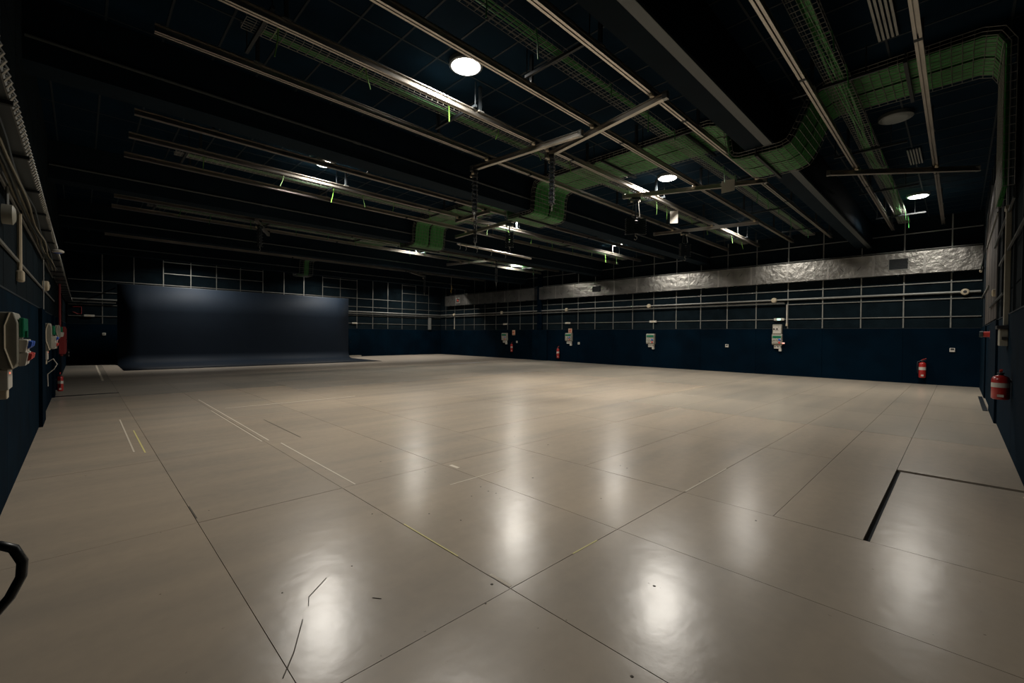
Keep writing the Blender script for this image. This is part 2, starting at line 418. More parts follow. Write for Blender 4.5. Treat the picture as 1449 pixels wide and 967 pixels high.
# black conduits along the beam faces, grey trunking under the beam nearest the front wall
for k, y in enumerate(BEAM_Y[1:]):
    m = MB().tube([(XL+.05, y-.022, 4.69), (XR-.06, y-.022, 4.69)], .020, 8)
    for x in (3.4, 6.8, 10.2, 13.6, 17): m.tube([(x-.06, y-.022, 4.69), (x+.06, y-.022, 4.69)], .028, 8)
    tag(m.build('conduit', 'trunking_grey'), 'thin grey conduit along the side of the ceiling beam, %s from the backdrop wall' % ORD[3-k], 'conduit', 'conduits along the beams')
tag(MB().box(XL+.05, 7.60, 2.06, 2.18, 4.385, 4.429).build('cable_trunking', 'trunking_grey', bevel=.004), 'flat grey trunking under the farthest beam from the backdrop, piece without the duct end', 'trunking')
tag(MB().box(9.02, XR-.1, 2.06, 2.18, 4.385, 4.429).build('cable_trunking', 'trunking_grey', bevel=.004), 'flat grey trunking under the farthest beam from the backdrop, piece reaching the silver duct', 'trunking')

# ================================================================== wide mesh cable tray that runs over rails and under beams
ZU, ZL = 5.03, 4.32
path = [(-.32, 3.20), (-.32, 4.2), (-.32, 4.87), (-.26, 4.99), (-.14, ZU), (.6, ZU), (1.42, ZU), (1.53, 4.98), (1.75, 4.50), (1.84, 4.37), (1.98, ZL),
        (2.58, ZL), (2.70, 4.36), (2.77, 4.46), (2.82, 4.86), (2.92, 4.98), (3.10, ZU), (5.0, ZU)]
def dip(y0, y1):      # down one side of a beam, under it and up again
    return [(y0-.40, ZU), (y0-.26, 4.99), (y0-.21, 4.87), (y0-.18, 4.48), (y0-.14, 4.36), (y0-.02, ZL), (y1+.24, ZL), (y1+.38, 4.36), (y1+.42, 4.49), (y1+.42, 4.85), (y1+.48, 4.98), (y1+.62, ZU)]
path += dip(7.33, 7.75)+[(10.2, ZU)]+dip(12.60, 13.02)+[(15.5, ZU), (17.3, ZU)]
def resample(p, step):
    out = [Vector(p[0])]; acc = 0
    for a, b in zip(p[:-1], p[1:]):
        a = Vector(a); b = Vector(b); L = (b-a).length; d = step-acc
        while d <= L: out.append(a+(b-a)*(d/L)); d += step
        acc = (acc+L) % step
    return out
TX0, TX1 = 7.70, 8.92
tray = thing('cable_tray', (8.31, 9, 4.3), 'wide wire mesh cable tray dipping under the black ceiling beams', 'cable tray')
def normals(p):
    o = []
    for i in range(len(p)):
        a = Vector(p[max(i-1, 0)]); b = Vector(p[min(i+1, len(p)-1)]); d = (b-a).normalized(); o.append(Vector((-d.y, d.x)))
    return o
wm = MB(); nr = normals(path)
for x in [TX0+k*(TX1-TX0)/12 for k in range(13)]:
    wm.tube([(x, p[0]-q.x*.0, p[1]-q.y*.0) for p, q in zip(path, nr)], .0042, 4, False)
for x in (TX0, TX1):
    for h in (.05, .10):
        wm.tube([(x, p[0]+q.x*h, p[1]+q.y*h) for p, q in zip(path, nr)], .0045, 4, False)
rs = resample(path, .10); rn = normals(rs)
for p, q in zip(rs, rn):
    a = (p.x, p.y); t = (p.x+q.x*.10, p.y+q.y*.10)
    wm.tube([(TX0, *t), (TX0, *a), (TX1, *a), (TX1, *t)], .0042, 4, False)
wm.build('wire_mesh', 'tray_wire', tray)['kind'] = 'stuff'
for y, z in ((.55, ZU), (2.30, ZL), (3.45, ZU), (5.2, ZU), (6.7, ZU), (7.55, ZL), (10.1, ZU), (11.9, ZU), (12.85, ZL), (15.2, ZU)):
    MB().box(TX0-.07, TX1+.07, y-.02, y+.02, z-.05, z-.008).build('support_bar', 'dark_steel', tray)
    if z == ZU:
        for x in (TX0-.05, TX1+.05): MB().tube([(x, y, z-.05), (x, y, ZC)], .006, 5).build('threaded_rod', 'dark_steel', tray)
    else:
        for x in (TX0-.05, TX1+.05): MB().tube([(x, y, z-.05), (x, y, BZ)], .006, 5).build('threaded_rod', 'dark_steel', tray)
def spline_off(p, nrm, h): return [(a[0]+b.x*h, a[1]+b.y*h) for a, b in zip(p, nrm)]
for side, (x0, x1) in enumerate(((7.765, 8.275), (8.345, 8.855))):
    cb = MB(); N = 22
    for layer in range(2):
        for k in range(N):
            x = x0+(x1-x0)*(k+.5)/N+(.012 if layer else 0); ph = random.random()*6
            pts = []
            for i, (a, b) in enumerate(zip(path, nr)):
                h = .017+layer*.020+.003*math.sin(i*1.7+ph)
                pts.append((x+.006*math.sin(i*.9+ph), a[0]+b.x*h, a[1]+b.y*h))
            cb.tube(pts, .0125, 5, False)
    o = cb.build('green_cables', 'cable_green', smooth=True)
    o['kind'] = 'stuff'
    tag(o, 'thick mat of green cables in the wide ceiling tray, half nearer the '+('hose cabinet wall' if side == 0 else 'silver duct'), 'cables', 'green cables in the wide tray')

t = thing('cable_tray', (8.08, 21, 4.3), 'single wire mesh cable tray dipping under the beam before the backdrop', 'cable tray')
p5 = [(19.2, ZU), (21, ZU)]+dip(23.14, 23.56)[:9]; n5 = normals(p5); wm = MB()
for x in (7.76, 7.92, 8.08, 8.24, 8.40): wm.tube([(x, *p) for p in p5], .0045, 4, False)
for x in (7.76, 8.40): wm.tube([(x, p[0]+q.x*.08, p[1]+q.y*.08) for p, q in zip(p5, n5)], .006, 4, False)
r5 = resample(p5, .10)
for p, q in zip(r5, normals(r5)): wm.tube([(7.76, p.x+q.x*.08, p.y+q.y*.08), (7.76, p.x, p.y), (8.40, p.x, p.y), (8.40, p.x+q.x*.08, p.y+q.y*.08)], .005, 4, False)
wm.build('wire_mesh', 'tray_wire', t)['kind'] = 'stuff'
for y in (19.6, 21.8):
    MB().box(7.68, 8.48, y-.02, y+.02, ZU-.05, ZU-.008).build('support_bar', 'dark_steel', t)
    for x in (7.70, 8.46): MB().tube([(x, y, ZU-.05), (x, y, ZC)], .006, 5).build('threaded_rod', 'dark_steel', t)
cb = MB()
for k in range(9):
    ph = random.random()*6
    cb.tube([(7.98+.024*k+.004*math.sin(i+ph), a[0]+b.x*.018, a[1]+b.y*.018) for i, (a, b) in enumerate(zip(p5, n5))], .0125, 5, False)
o = cb.build('green_cables', 'cable_green', smooth=True); o['kind'] = 'stuff'
tag(o, 'slim strip of green cables under the beam before the backdrop', 'cables')

# ---- narrow mesh trays along the rails with green cables and loose tails
NT = [(1.20, 'beside the rails nearest the front wall'), (3.555, 'past the ceiling beam farthest from the backdrop'), (5.615, 'beside the second farthest ceiling beam'), (10.6, 'in the middle bay of the ceiling'), (15.50, 'in the second bay from the backdrop wall')]
for k, (y, where) in enumerate(NT):
    TZ = 4.85
    x0, x1 = 1.3, 17.5; hw = .125
    t = thing('narrow_cable_tray', (9.4, y, TZ), 'narrow wire mesh cable tray running '+where, 'cable tray', 'narrow cable trays')
    m = MB()
    for yy in [y-hw+i*hw/2.5 for i in range(6)]: m.tube([(x0, yy, TZ), (x1, yy, TZ)], .0038, 4, False)
    for yy in (y-hw, y+hw): m.tube([(x0, yy, TZ+.06), (x1, yy, TZ+.06)], .0042, 4, False)
    x = x0
    while x <= x1:
        m.tube([(x, y-hw, TZ+.06), (x, y-hw, TZ), (x, y+hw, TZ), (x, y+hw, TZ+.06)], .0042, 4, False); x += .10
    m.build('wire_mesh', 'tray_wire', t)['kind'] = 'stuff'
    for x in (1.45, 4.21, 7.24, 10.2, 13.2, 16.2):
        MB().bar((x, y-.52, TZ-.03), (x, y+.52, TZ-.03), .035, .035).build('strut', 'dark_steel', t)
        for yy in ((y-.50, y+.50) if k else (y-.30, y+.50)): MB().tube([(x, yy, TZ-.045), (x, yy, ZC)], .008, 5).build('hanger_rod', 'dark_steel', t)
    cb = MB(); pts0 = [x0+.2+(x1-x0-.4)*i/40 for i in range(41)]
    sgn = {0: 0, 1: -.04, 2: .06, 3: .02, 4: .02}[k]
    for c in range(9):
        ph = random.random()*6; amp = .012 if k else .03
        cb.tube([(x, y+sgn+(c-4)*.013+amp*math.sin(x*1.3+ph)+(.03*math.sin(x*.8) if k == 0 else 0), TZ+.016+(c % 3)*.012) for x in pts0], .010, 5, False)
    o = cb.build('green_cables', 'cable_green', smooth=True); o['kind'] = 'stuff'
    tag(o, 'bundle of green cables lying in the narrow tray '+where, 'cables', 'green cables in the narrow trays')
    for x in [1.9+1.05*i+random.uniform(-.3, .3) for i in range(15)]:
        if 7.5 < x < 9.1: continue
        L = random.uniform(.18, .36); dx = random.uniform(-.10, .06); s = -1
        yy = y+sgn
        MB().tube([(x, yy, TZ+.02), (x, y-hw-.012, TZ+.03), (x+dx*.3, y-hw-.03, TZ-L*.4), (x+dx, y-hw-.05+random.uniform(-.03, .03), TZ-L)], .008, 5).build('cable_tail', 'cable_lime' if k in (2, 3) else 'cable_green', o, smooth=True)

# ================================================================== cross rails, trolleys, hoists
CZ = 4.60
def cross_rail(a, b, label, extra=None):
    a = Vector((*a, CZ)); b = Vector((*b, CZ)); d = (b-a).normalized(); sd = Vector((-d.y, d.x, 0)); u = Vector((0, 0, 1))
    t = thing('cross_rail', (a+b)/2, label, 'rail', 'short cross rails')
    m = MB()
    m.bar(a+u*.006, b+u*.006, .070, .012); m.bar(a+u*.045, b+u*.045, .016, .066); m.bar(a+u*.084, b+u*.084, .060, .012)
    m.bar(a+sd*.032+u*.02, b+sd*.032+u*.02, .006, .018); m.bar(a-sd*.032+u*.02, b-sd*.032+u*.02, .006, .018)
    m.build('track', 'aluminium', t)
    for y in RAILS:
        if min(a.y, b.y)-.02 < y < max(a.y, b.y)+.02 and abs(d.y) > .2:
            p = a+d*((y-a.y)/d.y)
            MB().box(p.x-.07, p.x+.07, y-.05, y+.05, CZ+.088, RZ+.026).build('trolley', 'hoist_black', t)
            MB().lathe((p.x-.10, y-.02, CZ+.06), (0, 0, 1), [(0, .030), (.02, .034), (.05, .022), (.075, .010)], 10).build('roller', 'ivory_plastic', t, smooth=True)
            MB().lathe((p.x+.05, y+.05, CZ+.10), (0, 0, 1), [(0, .016), (.018, .014)], 8).build('brake_knob', 'red_plastic', t, smooth=True)
    for p in (a, b): MB().box(p.x-.035, p.x+.035, p.y-.035, p.y+.035, CZ-.004, CZ+.095).build('end_stop', 'galvanised', t)
    return t
cross_rail((5.46, 6.70), (5.72, 4.30), 'short aluminium cross rail hung under two ceiling rails, carrying the long hoist')
t2 = cross_rail((6.00, 5.25), (5.62, 2.82), 'short aluminium cross rail reaching from the narrow hoist to the farthest beam')
t3 = cross_rail((9.02, 5.50), (10.10, 2.86), 'short aluminium cross rail carrying the wide folded hoist and a paper sheet')
cross_rail((12.96, 6.80), (13.62, 4.05), 'short aluminium cross rail carrying the boxy folded hoist near the silver duct')
cross_rail((10.50, 1.85), (12.14, -.20), 'thin dark cross rail under the rails nearest the front wall')
cross_rail((8.87, 11.70), (8.72, 8.70), 'short aluminium cross rail over the hanging pipe batten')
cross_rail((12.08, 16.60), (12.80, 13.98), 'short aluminium cross rail in the second bay from the backdrop wall')
cross_rail((12.2, 20.0), (13.7, 20.95), 'small skewed cross rail in the bay above the backdrop')
cross_rail((3.60, 14.2), (4.40, 15.95), 'short dim cross rail near the hose cabinet wall')
cross_rail((7.63, 8.70), (7.63, 10.05), 'short cross bar holding the slim hoist of the pipe batten')
# a sheet of paper taped to one cross rail, small yellow tags
pp = Vector((9.85, 3.49, 0))
tag(MB().quadbox([(9.735, 3.595, 4.46), (9.739, 3.597, 4.46), (9.839, 3.367, 4.50), (9.835, 3.365, 4.50), (9.735, 3.595, 4.72), (9.739, 3.597, 4.72), (9.839, 3.367, 4.74), (9.835, 3.365, 4.74)]).build('paper_sheet', 'paper'), 'white paper sheet hung over a short cross rail', 'paper')
tag(MB().quadbox([(11.06, 5.375, 4.38), (11.063, 5.378, 4.38), (11.145, 5.203, 4.38), (11.142, 5.20, 4.38), (11.06, 5.375, 4.70), (11.063, 5.378, 4.70), (11.145, 5.203, 4.70), (11.142, 5.20, 4.70)]).build('paper_notice', 'paper'), 'grey paper notice hanging below a ceiling rail beside green cables', 'paper')
def hoist(x, y, z1, wd, n, label, ang=45, dz=None, hook=True):
    top = CZ-.002
    t = thing('pantograph_hoist', (x, y, z1), label, 'hoist', 'black hoists on the cross rails')
    ca, sa = math.cos(math.radians(ang)), math.sin(math.radians(ang))
    def P(u, v, z): return (x+ca*u-sa*v, y+sa*u+ca*v, z)
    m = MB()
    m.bar(P(-.10, 0, top-.03), P(.10, 0, top-.03), .09, .056); m.build('carriage', 'hoist_black', t, bevel=.006)
    for u in (-.085, .085):
        MB().lathe(P(u, .055, top-.09), (0, 0, 1), [(0, .026), (.02, .030), (.045, .02), (.06, .008)], 9).build('roller', 'ivory_plastic', t, smooth=True)
    zt = top-.058; zb = z1+(.14 if hook else .0)
    if dz: zt = zb+dz
    if dz:
        MB().tube([P(0, 0, top-.05), P(0, 0, zt)], .018, 6).build('stem', 'hoist_black', t)
        MB().tube([P(-.05, 0, top-.06), P(-.09, .0, zt+.05), P(0, .0, zt+.02), P(.09, 0, zt+.05), P(.05, 0, top-.06)], .007, 5).build('sling', 'galvanised', t)
    m = MB(); h = (zt-zb)/n
    for k in range(n):
        a, b = zt-k*h, zt-(k+1)*h
        for v in (-.028, .028):
            m.bar(P(-wd/2, v, a), P(wd/2, v, b), .014, .034); m.bar(P(wd/2, v, a), P(-wd/2, v, b), .014, .034)
    for u in (-wd/2, wd/2):
        for k in range(n+1): m.tube([P(u, -.04, zt-k*h), P(u, .04, zt-k*h)], .010, 6)
    m.build('scissor_arms', 'hoist_black', t)
    pins = MB()
    for u in (-wd/2, wd/2):
        for k in range(n+1): pins.lathe(P(u, .041, zt-k*h), (-sa, ca, 0), [(0, .009), (.005, .009)], 6); pins.lathe(P(u, -.041, zt-k*h), (sa, -ca, 0), [(0, .009), (.005, .009)], 6)
    pins.build('rivets', 'galvanised', t)['kind'] = 'stuff'
    # coiled power cable down the middle
    c = MB(); L = zt-zb; turns = max(5, int(L/.05)); N = turns*6
    c.tube([P(.048*math.cos(i/6*2*math.pi), .048*math.sin(i/6*2*math.pi), zt-L*i/N) for i in range(N+1)], .011, 4)
    c.build('coiled_cable', 'black_rubber', t, smooth=True)
    if hook:
        MB().tube([P(0, 0, zb+.01), P(0, 0, zb-.05)], .016, 6).build('spigot', 'galvanised', t)
        MB().tube([P(0, 0, zb-.05), P(.03, 0, zb-.07), P(.03, 0, zb-.11), P(0, 0, zb-.138), P(-.03, 0, zb-.11)], .008, 5).build('hook', 'galvanised', t, smooth=True)
    return t
hoist(5.50, 6.68, 3.66, .18, 9, 'long black pantograph hoist at the end of a cross rail by the second far beam', 60)
hoist(5.99, 5.12, 3.62, .12, 10, 'narrow black hoist with a coiled cable in front of the green cable tray', 30)
hoist(9.12, 5.26, 3.62, .46, 7, 'wide folded black pantograph hoist with silver sling under the paper sheet rail', -45, dz=.34)
hoist(13.14, 5.90, 3.72, .34, 7, 'boxy folded black hoist near the silver duct', -30, dz=.36)
hoist(8.74, 9.04, 3.78, .22, 6, 'black hoist holding the silver duct end of the pipe batten', -45, dz=.42)
hoist(7.62, 9.22, 3.78, .12, 6, 'slim black hoist holding the hose cabinet end of the pipe batten', 45)
hoist(12.78, 14.02, 3.54, .16, 8, 'black hoist hanging from the cross rail in the second bay from the backdrop', 45)
hoist(13.66, 20.92, 3.58, .12, 7, 'small black hoist under the skewed cross rail near the backdrop', 45)
hoist(3.80, 14.60, 3.84, .16, 6, 'dim black hoist near the hose cabinet wall', 45)
# yellow strap pole hanging from the rail near the backdrop
t = thing('hanging_pole', (15.16, 20.45, 3.70), 'slender hanging pole with orange strap under the rail by the backdrop', 'pole')
MB().tube([(15.16, 20.45, 4.69), (15.16, 20.45, 3.78)], .018, 6).build('shaft', 'conduit_grey', t)
MB().tube([(15.16, 20.45, 4.25), (15.20, 20.45, 4.05), (15.13, 20.45, 3.92), (15.17, 20.45, 3.80)], .022, 6).build('strap', 'orange_strap', t, smooth=True)
MB().tube([(15.16, 20.45, 3.80), (15.13, 20.45, 3.75), (15.16, 20.45, 3.71), (15.19, 20.45, 3.75)], .008, 5).build('hook', 'galvanised', t)
# pipe batten on two hoists
t = thing('pipe_batten', (8.4, 9.36, 3.70), 'silver pipe batten hanging from two black hoists', 'pipe')
MB().tube([(6.95, 9.115, 3.755), (9.83, 9.215, 3.755)], .026, 10).build('pipe', 'aluminium', t, smooth=True)
for f in (.03, .10, .235, .42, .615):
    x = 6.95+2.88*f; y = 9.115+.10*f
    m = MB().lathe((x-.02, y, 3.755), (1, 0, 0), [(0, .036), (.04, .036)], 10)
    m.tube([(x, y, 3.72), (x+.01, y, 3.66), (x-.015, y, 3.625)], .009, 5); m.build('clamp', 'galvanised', t)

# ================================================================== ceiling air diffusers
for (x0, x1, y0, y1, lab) in ((6.15, 7.21, .594, .764, 'before the wide cable tray'), (11.76, 12.79, .61, .785, 'near the silver duct')):
    t = thing('air_diffuser', ((x0+x1)/2, (y0+y1)/2, ZC), 'slotted linear air diffuser in the ceiling '+lab, 'air vent', 'ceiling air diffusers')
    MB().box(x0-.02, x1+.02, y0-.02, y1+.02, ZC-.012, ZC-.002).build('backing', 'ceiling_black', t)
    for k in range(5):
        yy = y0+(y1-y0)*k/4
        MB().box(x0, x1, yy-.012, yy+.012, ZC-.030, ZC-.013).build('slat', 'galvanised', t)

# ================================================================== silver air duct on the right wall
DX0, DX1, DZ0, DZ1 = 18.33, 18.585, 3.42, 4.085
def duct(y0, y1, label):
    t = thing('air_duct', ((DX0+DX1)/2, (y0+y1)/2, DZ0), label, 'air duct', 'foil air ducts')
    n = max(1, round((y1-y0)/1.22)); L = (y1-y0)/n
    for k in range(n):
        a, b = y0+k*L, y0+(k+1)*L
        MB().box(DX0+random.uniform(0, .006), DX1, a+.002, b-.002, DZ0, DZ1).build('duct_panel', 'duct_foil', t)
        if k: MB().box(DX0-.003, DX0+.02, a-.03, a+.03, DZ0-.003, DZ1+.003).build('joint_tape', 'duct_tape', t)
        MB().box(DX0-.03, DX1, (a+b)/2-.018, (a+b)/2+.018, DZ0-.040, DZ0-.004).build('bracket', 'dark_steel', t)
        for q in (.3, .68):
            y = a+L*q; z = DZ0+.18+.3*random.random(); s = random.choice((-1, 1))
            MB().bar((DX0-.003, y-.05*s, z+.06), (DX0-.003, y+.05*s, z-.06), .012, .010).build('foil_slit', 'dark_steel', t)
    MB().box(DX0-.008, DX1, y0, y1, DZ1, DZ1+.012).build('top_flange', 'galvanised', t)
    return t
def grille(t, y0, y1, z0, z1, nm, slats=6, white=False):
    g = MB()
    f = .022
    g.box(DX0-.018, DX0-.002, y0, y1, z0, z0+f).box(DX0-.018, DX0-.002, y0, y1, z1-f, z1).box(DX0-.018, DX0-.002, y0, y0+f, z0+f, z1-f).box(DX0-.018, DX0-.002, y1-f, y1, z0+f, z1-f)
    o = g.build('grille', nm, t)
    MB().box(DX0-.008, DX0-.0005, y0+f, y1-f, z0+f, z1-f).build('grille_back', 'grille_dark', o)
    for k in range(slats):
        z = z0+f+(z1-z0-2*f)*(k+.5)/slats
        MB().bar((DX0-.012, y0+f, z), (DX0-.012, y1-f, z), .006, .012).build('slat', 'tbar', o)
da = duct(16.90, 25.45, 'silver foil air duct on the wall, section ending at the backdrop corner')
grille(da, 23.76, 24.15, 3.58, 3.90, 'white_plastic', 3)
MB().box(DX0-.022, DX0-.012, 23.88, 24.03, 3.68, 3.80).build('damper_plate', 'sign_red', da)
db = duct(YN+.06, 16.54, 'long silver foil air duct on the wall with two grilles')
grille(db, 12.45, 12.93, 3.62, 3.88, 'tbar', 4)
grille(db, 1.13, 1.62, 3.56, 3.93, 'galvanised', 7)
t = MB().tube([(DX0-.01, YN+.10, 3.38), (DX0-.05, YN+.10, 3.33)], .03, 10).build('duct_end_sensor', 'ivory_plastic'); tag(t, 'small cream sensor under the duct end by the front wall', 'sensor')

# ================================================================== pipes, wall trays, junction boxes
tag(MB().tube([(XR-.125, YN+.08, 2.81), (XR-.125, YF-.14, 2.81)], .036, 10).build('wall_pipe', 'conduit_grey', smooth=True), 'thick grey pipe running below the silver air duct', 'pipe')
tag(MB().tube([(XL+.12, YF-.125, 2.805), (XR-.18, YF-.125, 2.805)], .036, 10).build('wall_pipe', 'conduit_grey', smooth=True), 'thick grey pipe along the wall behind the backdrop', 'pipe')
def wall_tray(p0, p1, label, wdir):
    p0, p1, wdir = Vector(p0), Vector(p1), Vector(wdir)
    t = thing('wall_cable_tray', (p0+p1)/2, label, 'cable tray')
    m = MB(); L = (p1-p0).length; d = (p1-p0).normalized()
    m.bar(p0+wdir*.06, p1+wdir*.06, .10, .008) if False else None
    for k in range(4): m.tube([p0+wdir*(.02+.03*k), p1+wdir*(.02+.03*k)], .006, 4, False)
    for h in (.02, .045): m.tube([p0+wdir*.11+Vector((0, 0, h)), p1+wdir*.11+Vector((0, 0, h))], .006, 4, False)
    k = 0
    while k*.15 < L:
        q = p0+d*(k*.15); m.tube([q+wdir*.02, q+wdir*.11, q+wdir*.11+Vector((0, 0, .045))], .005, 4, False); k += 1
    m.build('wire_mesh', 'tray_wire', t)['kind'] = 'stuff'
    for k in range(3):
        pts = [p0+d*(L*i/30)+wdir*(.035+.022*k+.006*random.random())+Vector((0, 0, .014+.004*random.random())) for i in range(31)]
        MB().tube(pts, .010, 5).build('grey_cable', 'conduit_grey' if k != 1 else 'trunking_grey', t, smooth=True)
wall_tray((XR-.074, 4.55, 2.665), (XR-.074, YF-.2, 2.665), 'shallow wire cable tray under the thick pipe on the silver duct wall', (-1, 0, 0))
wall_tray((11.3, YF-.074, 2.665), (XR-.2, YF-.074, 2.665), 'shallow wire cable tray beside the backdrop', (0, -1, 0))
wall_tray((XL+.10, YF-.074, 2.665), (1.12, YF-.074, 2.665), 'short shallow wire cable tray between the backdrop and the hose cabinet wall', (0, -1, 0))
# large ladder tray on the left wall
t = thing('ladder_tray', (XL+.12, 12, 2.66), 'broad galvanised cable tray along the hose cabinet wall', 'cable tray')
x0, x1, y0, y1, z = XL+.035, -.25, 2.0, 26.2, 2.66
MB().box(x0+.01, x1-.03, y0, y1, z+.006, z+.012).build('tray_floor', 'trunking_grey', t)
MB().box(x1-.030, x1-.022, y0, y1, z, z+.055).build('tray_side', 'galvanised', t)
MB().box(x0, x0+.006, y0, y1, z, z+.055).build('tray_side', 'galvanised', t)
m = MB(); k = y0
while k < y1: m.tube([(x1-.02, k, z+.05), (x1+.0, k, z+.02), (x1-.02, k+.02, z-.004)], .006, 4); k += .085
m.build('edge_ties', 'galvanised', t)['kind'] = 'stuff'
for k in range(22):
    y = 2.6+k*1.07
    MB().bar((XL+.031, y, z-.012), (x1-.01, y, z-.012), .03, .022).build('bracket', 'dark_steel', t)
t = thing('cable_bundle', (XL+.09, 9, 2.60), 'loose bundle of pale cables sagging under the tray on the hose cabinet wall', 'cables')
for k in range(7):
    ph = random.random()*6; pts = []
    for i in range(70):
        y = 3.0+.14*i; sag = .030*abs(math.sin(y*1.47))
        pts.append((XL+.065+.014*k+.010*math.sin(y*2.1+ph), y, 2.622-sag-.008*(k % 3)))
    MB().tube(pts, .0085, 5).build('cable', 'cable_pale' if k % 2 else 'trunking_grey', t, smooth=True)
m = tag(MB().tube([(XL+.045, 2.2, 2.58), (XL+.045, 14.0, 2.58)], .012, 6).build('wall_conduit', 'galvanised'), 'thin galvanised conduit directly under the tray on the hose cabinet wall', 'conduit')
m = tag(MB().tube([(XL+.045, 2.2, 2.09), (XL+.045, 14.6, 2.09)], .014, 6).build('wall_conduit', 'conduit_grey'), 'grey conduit halfway up the panels on the hose cabinet wall', 'conduit')
# round cream junction boxes on the duct wall pipe
for k, y in enumerate((24.75, 19.9, 14.8, 10.0, 4.9, -.10)):
    t = thing('junction_box', (XR-.18, y, 2.74), 'round cream junction box on the thick pipe below the duct, %s from the backdrop wall' % ORD[k], 'junction box', 'round junction boxes')
    MB().lathe((XR-.10, y, 2.805), (-1, 0, 0), [(0, .095), (.075, .095), (.095, .078), (.10, .05)], 16).build('body', 'ivory_plastic', t, smooth=True)
    MB().lathe((XR-.195, y, 2.805), (-1, 0, 0), [(0, .045), (.012, .04)], 12).build('cap', 'ivory_plastic' if k < 5 else 'dark_plastic', t, smooth=True)
# conduits dropping from the pipe
for y, z0, z1, lab in ((24.76, 1.84, 2.66, 'near the backdrop corner'), (4.485, 1.86, 2.63, 'beside the tall power panel')):
    t = thing('drop_conduit', (XR-.09, y, z0), 'white vertical conduit dropping from the wall pipe '+lab, 'conduit')
    MB().tube([(XR-.09, y, z0+.04), (XR-.09, y, z1)], .022, 8).build('pipe', 'white_plastic', t, smooth=True)
    MB().tube([(XR-.09, y, z0-.02), (XR-.09, y, z0+.07)], .036, 8).build('end_cap', 'ivory_plastic', t, smooth=True)
tag(MB().box(17.58, 17.80, YF-.16, YF-.074, 1.76, 2.60).build('wall_trunking', 'conduit_grey', bevel=.006), 'upright grey trunking on the wall right of the backdrop, under the pipe', 'trunking')
# emergency light bars
def elight(c, axis, label, led=False):
    x, y, z = c; t = thing('emergency_light', (x, y, z-.05), label, 'emergency light', 'emergency lights on the wall rails')
    if axis == 'Y': MB().box(x-.05, x, y-.17, y+.17, z-.045, z+.045).build('body', 'white_plastic', t, bevel=.012); MB().box(x-.058, x-.051, y-.05, y+.05, z-.028, z+.028).build('lens', 'led_green' if led else 'ivory_plastic', t)
    else: MB().box(x-.17, x+.17, y-.05, y, z-.045, z+.045).build('body', 'white_plastic', t, bevel=.012); MB().box(x-.05, x+.05, y-.058, y-.051, z-.028, z+.028).build('lens', 'ivory_plastic', t)
for y, lab, led in ((19.6, 'white emergency light above the power panel with the cream sign beside it', False), (14.73, 'white emergency light above the power panel with the sign on top', False), (9.81, 'white emergency light above the power panel that has no sign', False), (4.735, 'emergency light with a glowing green dot above the tall power panel', True)):
    elight((XR-.074, y, 2.09), 'Y', lab, led)
elight((.26, YF-.074, 2.09), 'X', 'white emergency light in the corner by the hose cabinet wall'); elight((12.18, YF-.074, 2.08), 'X', 'white emergency light on the wall right beside the backdrop')

# ================================================================== power panels
def power_panel_right(y, z0, z1, wd, label, tall=False):
    X = XR-.046
    t = thing('power_panel', (X, y, z0-.24), label, 'power panel', 'power panels on the duct wall')
    poly = [(X, y-wd/2, z0), (X-.09, y-wd/2, z0), (X-.13, y-wd/2, z0+.05), (X-.13, y-wd/2, z1-.06), (X-.09, y-wd/2, z1), (X, y-wd/2, z1)]
    MB().prism(poly, (0, wd, 0)).build('body', 'box_plastic', t)
    MB().box(X-.150, X-.131, y-wd*.42, y+wd*.42, z1-.155, z1-.065).build('flap', 'green_flap', t, bevel=.006)
    cols = [('white_plastic', 'white_plastic', 'blue_plastic'), ('white_plastic', 'white_plastic', 'red_plastic')]
    for r_, row in enumerate(cols):
        for c_, mm in enumerate(row):
            yy = y+wd*.30-c_*wd*.30; zz = z0+.20-r_*.11
            s_ = MB().box(X-.165, X-.131, yy-.045, yy+.045, zz-.045, zz+.045).build('socket', 'white_plastic', t, bevel=.008)
            if mm != 'white_plastic': MB().lathe((X-.166, yy, zz), (-1, 0, 0), [(0, .038), (.03, .038), (.034, .030)], 12).build('lid', mm, s_, smooth=True)
            else: MB().box(X-.172, X-.166, yy-.030, yy+.030, zz-.030, zz+.030).build('lid', 'box_plastic', s_)
    lb = MB().box(X-.09, X-.001, y-wd*.40, y+wd*.30, z0-.135, z0-.002).build('lower_box', 'white_plastic', t, bevel=.006)
    for k in range(3): MB().lathe((X-.091, y+wd*.2-k*.10, z0-.065), (-1, 0, 0), [(0, .022), (.006, .02)], 8).build('outlet', 'dark_plastic', lb)
    MB().box(X-.08, X-.001, y-wd*.42, y-wd*.16, z0-.235, z0-.137).build('cable_entry', 'white_plastic', t, bevel=.006)
    if tall:
        u = MB().box(X-.12, X-.001, y-wd*.46, y+wd*.46, z1+.004, z1+.36).build('upper_box', 'box_plastic', t, bevel=.012)
        MB().box(X-.126, X-.121, y-wd*.38, y+wd*.38, z1+.03, z1+.30).build('cover', 'white_plastic', u)
        for yy in (y+wd*.30, y+.0): MB().lathe((X-.127, yy, z1+.19), (-1, 0, 0), [(0, .030), (.02, .026)], 12).build('switch_knob', 'dark_plastic', u, smooth=True)
        MB().box(X-.128, X-.1265, y-wd*.25, y-wd*.10, z1+.255, z1+.270).build('print_mark', 'dark_plastic', u); MB().box(X-.128, X-.1265, y-wd*.2, y+wd*.22, z1+.125, z1+.135).build('print_mark', 'dark_plastic', u)
        MB().lathe((X-.08, y-wd/2, z0+.07), (0, -1, 0), [(0, .028), (.07, .028), (.08, .02)], 10).build('indicator', 'led_red', t, smooth=True)
    return t
